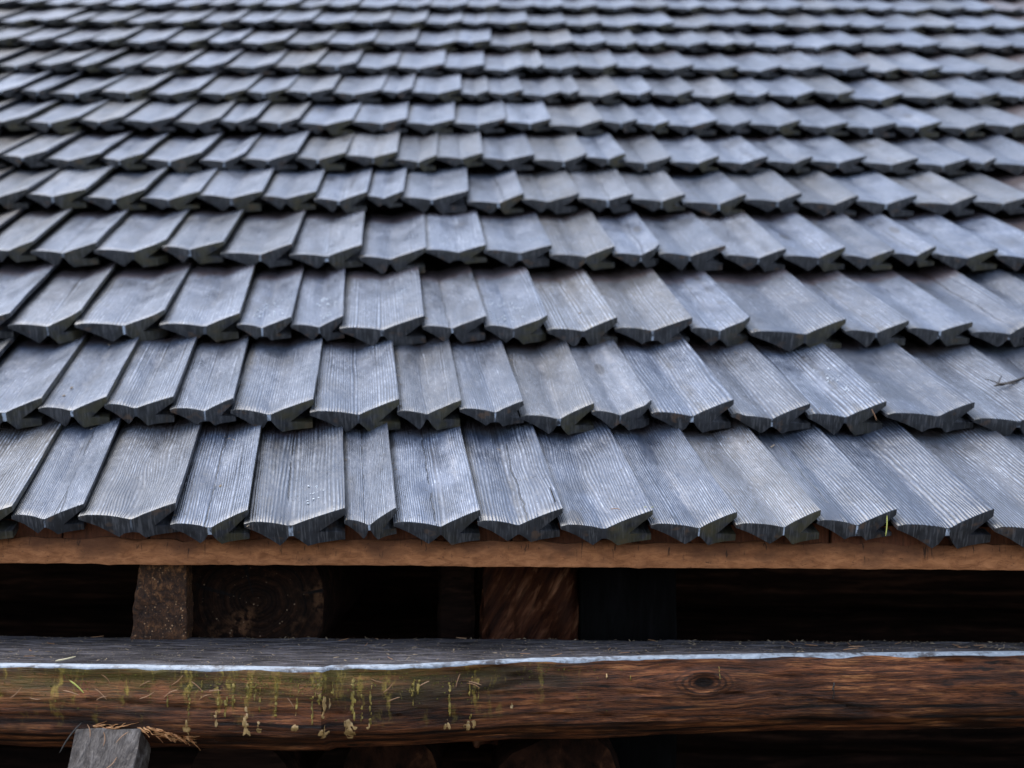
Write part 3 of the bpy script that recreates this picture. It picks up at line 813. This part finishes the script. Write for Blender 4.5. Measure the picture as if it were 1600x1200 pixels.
for k in range(16):                                   # over the prop's top
    splinter(sr.uniform(-.412, -.382), sr.uniform(1.4535, 1.4575) , sr.uniform(.010, .024), sr.uniform(.0014, .003), sr.uniform(-.55, .05), 300 + k)
for k in range(46):                                   # right of it, thinning out downwards
    t = sr.random()
    splinter(-.362 + .046 * t + sr.uniform(-.004, .004), 1.456 - .012 * t + sr.uniform(-.006, .004), sr.uniform(.008, .018), sr.uniform(.0013, .0032), sr.uniform(-.1, .75), 400 + k)

# ------------------------------------------------------------------ timbers standing on or behind the beam
def taper(p):
    t = (p.z - 1.514) / (1.606 - 1.514)
    return (-0.3905 + (p.x + 0.3905) * (1.02 - 0.19 * t) + 0.0035 * t, p.y, p.z)
bk = rough_box("support_block", (-0.422, 1.500, 1.514), (-0.359, 1.53, 1.606), M_SPECK, (16, 6, 22), 0.0022, (55, 55, 55), taper, 0.003)
tag(link("support_block", bk), "short speckled rusty brown block standing upright on the beam left of the round log end", "block")
bk2 = None
re_ = log_mesh("round_log", 0.62, 0.082, [M_DARK, M_RINGS], 'y', 40, 30, 0.003, 4.4)
tag(link("round_log", re_, None, Matrix.Translation((-0.292, 1.545, 1.552))), "thick dark round log seen end on with growth rings, right of the speckled block", "log")
def split_shape(p):
    t = (p.z - 1.40) / 0.2
    return (p.x + 0.012 * t * (p.x < 0) + 0.004 * fbm(p, (9, 9, 9)), p.y + 0.010 * math.sin(p.x * 60 + p.z * 25), p.z)
sp = rough_box("split_timber", (-0.043, 1.66, 1.36), (0.084, 1.76, 1.66), M_SPLIT, (26, 5, 34), 0.006, (24, 24, 9), split_shape, 0.006)
tag(link("split_timber", sp), "reddish brown split timber with slanting pale grain in middle of the opening", "timber")
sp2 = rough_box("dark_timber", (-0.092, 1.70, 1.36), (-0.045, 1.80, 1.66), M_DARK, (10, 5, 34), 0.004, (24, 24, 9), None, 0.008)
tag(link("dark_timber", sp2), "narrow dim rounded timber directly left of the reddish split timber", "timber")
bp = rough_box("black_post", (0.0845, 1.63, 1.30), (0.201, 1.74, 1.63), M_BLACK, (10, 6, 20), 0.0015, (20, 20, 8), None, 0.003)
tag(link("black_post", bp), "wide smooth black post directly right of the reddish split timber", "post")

# log ends below the beam
under = [(-0.30, 1.350, .060, "dim round log end under the beam right of the grey prop"),
         (-0.135, 1.362, .055, "dull brown round log end under the middle left of the beam"),
         (0.055, 1.342, .075, "brightest reddish brown log end under the middle of the beam")]
uz = random.Random(5)
for k, (x, z, r_, lab) in enumerate(under):
    me = log_mesh("beam_end", 0.62, r_, [M_DARK, M_ENDS if k in (1, 2) else M_DARK], 'y', 24, 16, 0.006, k * 2.2)
    tag(link("log_end", me, None, Matrix.Translation((x, 1.50 + 0.02 * (k % 2), z))), lab, "log")
lw = empty("lower_log_wall", (0, 1.75, 0))
tag(lw, "lower wall of stacked dark logs underneath the beam", "log wall")
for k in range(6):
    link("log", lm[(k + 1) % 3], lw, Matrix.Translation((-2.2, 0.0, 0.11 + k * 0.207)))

# grey prop leaning on the beam's face
def prop_mesh():
    # square timber in its own frame: x across, y along its length downwards, z out of its upper face
    L = 1.78
    bm = rough_box("leaning_prop", (-0.0325, 0.0, -0.05), (0.0325, L, 0.0), M_GREY, (12, 60, 5), 0.0012, (50, 12, 50), None, 0.002)
    return bm
LEAN_A = R(55)
ax = Vector((0, -math.cos(LEAN_A), -math.sin(LEAN_A)))
up_f = Vector((0, -math.sin(LEAN_A), math.cos(LEAN_A)))
xx = Vector((1, 0, 0)) 
mz = Matrix(((-1, 0, 0, -0.393), (0, ax.y, up_f.y, 1.327), (0, ax.z, up_f.z, 1.4565), (0, 0, 0, 1)))
prop = link("leaning_prop", prop_mesh(), None, mz)
tag(prop, "grey wet squared timber prop leaning against the lower left of the beam", "prop")

# ------------------------------------------------------------------ needles, twigs, drops, litter
def needle_mesh(length, r, bend, mat, seed):
    q = random.Random(seed)
    V, F, n = [], [], 6
    for i in range(n + 1):
        t = i / n
        c = Vector((t * length - length / 2, bend * math.sin(t * math.pi) , 0.0))
        rr_ = r * (0.35 if i in (0, n) else 1) * (1.1 - 0.3 * t)
        for a in range(5):
            th = 2 * math.pi * a / 5
            V.append(c + Vector((0, math.cos(th) * rr_, math.sin(th) * rr_)))
    for i in range(n):
        for a in range(5): F.append((i * 5 + a, i * 5 + (a + 1) % 5, (i + 1) * 5 + (a + 1) % 5, (i + 1) * 5 + a))
    F += [(4, 3, 2, 1, 0), tuple(n * 5 + a for a in range(5))]
    return mesh("needle", V, F, [mat], None, 70)
ND = {k: [needle_mesh(1.0, .032, b, m, i) for i, b in enumerate((.03, .09, -.06))] for k, m in (('dry', M_NEEDLE), ('pale', M_NEEDLE_P), ('dark', M_NEEDLE_D), ('green', M_NEEDLE_G))}
def needle(kind, p, length, direction, label, group, thick=1.0, nrm=None):
    d = Vector(direction).normalized()
    n_ = Vector(nrm or (0, 0, 1))
    n_ = (n_ - d * n_.dot(d)).normalized()
    y_ = n_.cross(d)
    m = Matrix(((d.x, y_.x, n_.x, p[0]), (d.y, y_.y, n_.y, p[1]), (d.z, y_.z, n_.z, p[2]), (0, 0, 0, 1))) @ Matrix.Diagonal((length, length * thick, length * thick, 1))
    o = link("needle", rs.choice(ND[kind]), None, m)
    return tag(o, label, "needle", group)
G1, L1 = "dry needles on the beam top", "thin dry conifer needle lying on the flat grey top of the beam"
for k in range(26):
    x = rs.uniform(-0.55, 0.55)
    y = rs.uniform(edge_y(x) + 0.012, 1.515)
    a = rs.uniform(0, 6.28)
    ln = rs.uniform(.010, .019)
    kd = rs.choice(['dry', 'dry', 'pale', 'dark'])
    needle('dry', (x, y, beam_top(x, y) + 0.0012), ln, (math.cos(a), math.sin(a), rs.uniform(-.05, .25)), L1, G1)
G2, L2 = "needles stuck on the mossy beam face", "brown dead needle stuck on the mossy upper face of the beam"
for k in range(22):
    x = rs.uniform(-0.53, -0.02)
    z = rs.uniform(1.483, 1.504)
    a = rs.uniform(-1.3, 1.3)
    needle('dry', (x, beam_front(x, z) - 0.0025, z), rs.uniform(.010, .018), (math.cos(a), -.1, math.sin(a)), L2, G2, 1.1, (0, -1, 0))
needle('green', (-0.426, beam_front(-.426, 1.495) - .003, 1.4955), .019, (.75, -.1, -.6), "bright yellow green needle stuck on the left of the mossy beam face", None, 1.3, (0, -1, 0))
needle('pale', (-0.443, edge_y(-.443) + .008, 1.520), .020, (.85, .5, .15), "pale cream needle lying across the pale beam edge at far left", None, 1.3)
G3, L3 = "needles on the prop", "dry reddish needle lying on the sloping face of the grey prop"
for (dx, t, a) in [(-.002, .012, 1.4), (.016, .010, 2.3), (.010, .036, 2.2), (.014, .058, .8), (-.018, .004, 1.2)]:
    p = mz @ Vector((-dx, t, .0018))
    dv = mz.to_3x3() @ Vector((-math.cos(a), math.sin(a), .02))
    needle('dry', p, .015, dv, L3, G3, 1.1, up_f)
needle('dark', (-0.428, 1.322, 1.448), .034, (-.6, -.25, -.9), "long dark twig hanging from the left corner of the grey prop", None, .8, (0, -1, 0))

def on_shingle(ci, ur, fx_, y):
    """matrix of a point on a shingle's face: fx_ across 0..1, y up the slope"""
    mw = placed[(ci, ur)]
    return mw, mw @ Vector(((fx_ - 1) * .1, y, -0.0035 - (1 - fx_) * 0.012 + (0.002 if fx_ < .25 else 0)))
needle('dark', on_shingle(0, 0.055, .93, .022)[1] + NRM * .003, .034, (.28, -.35, -.9), "black needle hanging over the butt of a shingle in the lowest course", None, .8, (0, -1, .3))
needle('green', on_shingle(0, 0.418, .83, -.002)[1] + Vector((0, -.006, -.012)), .022, (-.1, -.1, -1), "bright green needle hanging over a shingle butt in the lowest course at right", None, 1.0, (0, -1, .3))
needle('dry', on_shingle(0, 0.152, .62, .022)[1] + NRM * .0012, .012, (1, -.1, 0), "orange needle fragment lying near the mossy butt of a lowest course shingle", None, 1.3, NRM)
needle('dry', on_shingle(1, 0.472, .80, -.004)[1] + Vector((0, -.006, -.010)), .016, (.35, -.2, -.9), "tan needle across the butt of a second course shingle at right", None, 1.2, (0, -1, .3))
needle('green', on_shingle(0, 0.152, .98, .012)[1] + NRM * .002, .011, (1, 0, 0), "short yellow needle bridging two shingles of the lowest course", None, 1.2, NRM)
tw = empty("twig", on_shingle(1, 0.581, 1.68, .085)[1] - NRM * .015)
tag(tw, "small dead forked twig lying on the second course at the right edge", "twig")
for k, (a, l) in enumerate([(.35, .055), (1.1, .03), (-.4, .028), (2.6, .022)]):
    q = rs.choice(ND['dark'])
    d = Matrix.Rotation(TH - TILT, 4, 'X') @ Matrix.Rotation(a, 4, 'Z') @ Matrix.Translation((l * .35, 0, .004)) @ Matrix.Rotation(-.15, 4, 'Y') @ Matrix.Diagonal((l, l * 1.1, l * 1.1, 1))
    link("stem", q, tw, d)
G4, L4 = "seed flakes on the shingles", "tiny tan seed flake lying on a shingle of the lowest courses"
fl = bpy.data.meshes.new("seed_flake")
_b = bmesh.new(); bmesh.ops.create_icosphere(_b, subdivisions=1, radius=1.0); _b.to_mesh(fl); _b.free(); fl.materials.append(M_LITTER)
for (ci, ur, f_, y) in [(0, -.285, .55, .085), (0, -.365, .06, .10), (0, -.465, .06, .15), (2, .15, .55, .06), (1, -.512, .3, .07), (1, -.512, .25, .04)]:
    mw, p = on_shingle(ci, ur, f_, y)
    o = link("seed_flake", fl, None, Matrix.Translation(p + NRM * .0012) @ Matrix.Rotation(TH, 4, 'X') @ Matrix.Rotation(rs.uniform(0, 6), 4, 'Z') @ Matrix.Diagonal((.0030, .0018, .0010, 1)))
    tag(o, L4, "seed flake", G4)

# water drops on three boards of the third course
DV, DF = [], []
_t = bmesh.new(); bmesh.ops.create_icosphere(_t, subdivisions=2, radius=1.0)
tv = [v_.co.copy() for v_ in _t.verts]; tf = [tuple(v_.index for v_ in f_.verts) for f_ in _t.faces]; _t.free()
for (ci, ur, f0, f1, y0, y1, n_) in [(2, -.319, .25, .95, .03, .13, 46), (2, -.246, .45, .98, .01, .14, 52), (2, .051, .2, .7, .01, .13, 30), (0, -.18, .6, .95, .03, .09, 20), (1, .472, .55, .8, .06, .17, 22)]:
    for k in range(n_):
        mw, p = on_shingle(ci, ur, rs.uniform(f0, f1), rs.uniform(y0, y1))
        r_ = rs.choice([.0007, .0009, .0011, .0016]) * rs.uniform(.8, 1.2)
        b0 = len(DV)
        DV += [p + Vector((q.x * r_, q.y * r_, q.z * r_ * .55)) + NRM * r_ * .2 for q in tv]
        DF += [tuple(b0 + i for i in f_) for f_ in tf]
dr = link("water_drops", mesh("water_drops", DV, DF, [M_WATER], None, 180))
tag(dr, "clear water drops beaded on a few shingles of the third course", "water", kind="stuff")

# fine litter: on the beam's top and along the shingle joints
LV, LF = [], []
def flake(p, n_, s_):
    a = Vector((rs.uniform(-1, 1), rs.uniform(-1, 1), rs.uniform(-1, 1)))
    t1 = (a - n_ * a.dot(n_) * .7).normalized(); t2 = n_.cross(t1)
    l, w = s_ * rs.uniform(.6, 2.2), s_ * rs.uniform(.2, .5)
    b0 = len(LV)
    LV.extend([p - t1 * l - t2 * w, p + t1 * l - t2 * w * .6, p + t1 * l * .8 + t2 * w, p - t1 * l * .9 + t2 * w * .8, p + n_ * w])
    LF.extend([(b0, b0 + 1, b0 + 4), (b0 + 1, b0 + 2, b0 + 4), (b0 + 2, b0 + 3, b0 + 4), (b0 + 3, b0, b0 + 4)])
for k in range(2600):
    x = rs.uniform(-.62, .62)
    e = edge_y(x) + .006
    y = 1.52 - (1.52 - e) * rs.random() ** 1.3
    flake(Vector((x, y, beam_top(x, y) + .0006)), Vector((0, 0, 1)), rs.choice([.0004, .0004, .0005, .0006, .0006, .0008, .0010, .0017]))
for (ci, ur), mw in list(placed.items()):
    if ci > 3: continue
    for k in range(13):
        f_ = rs.choice([rs.uniform(.0, .06), rs.uniform(.0, .06), rs.uniform(0, 1)])
        y_ = rs.uniform(0, .25) if f_ < .07 else rs.choice([rs.uniform(.2, .26), rs.uniform(0, .25)])
        p = on_shingle(ci, ur, f_, y_)[1]
        flake(p + NRM * .0008, NRM, rs.choice([.0006, .0009, .0012, .0018]) if f_ < .07 or y_ > .2 else rs.choice([.0004, .0006, .0009]))
lt = link("plant_litter", mesh("plant_litter", LV, LF, [M_LITTER], None, None))
tag(lt, "fine brown plant litter scattered over the beam top and shingle joints", "litter", kind="stuff")
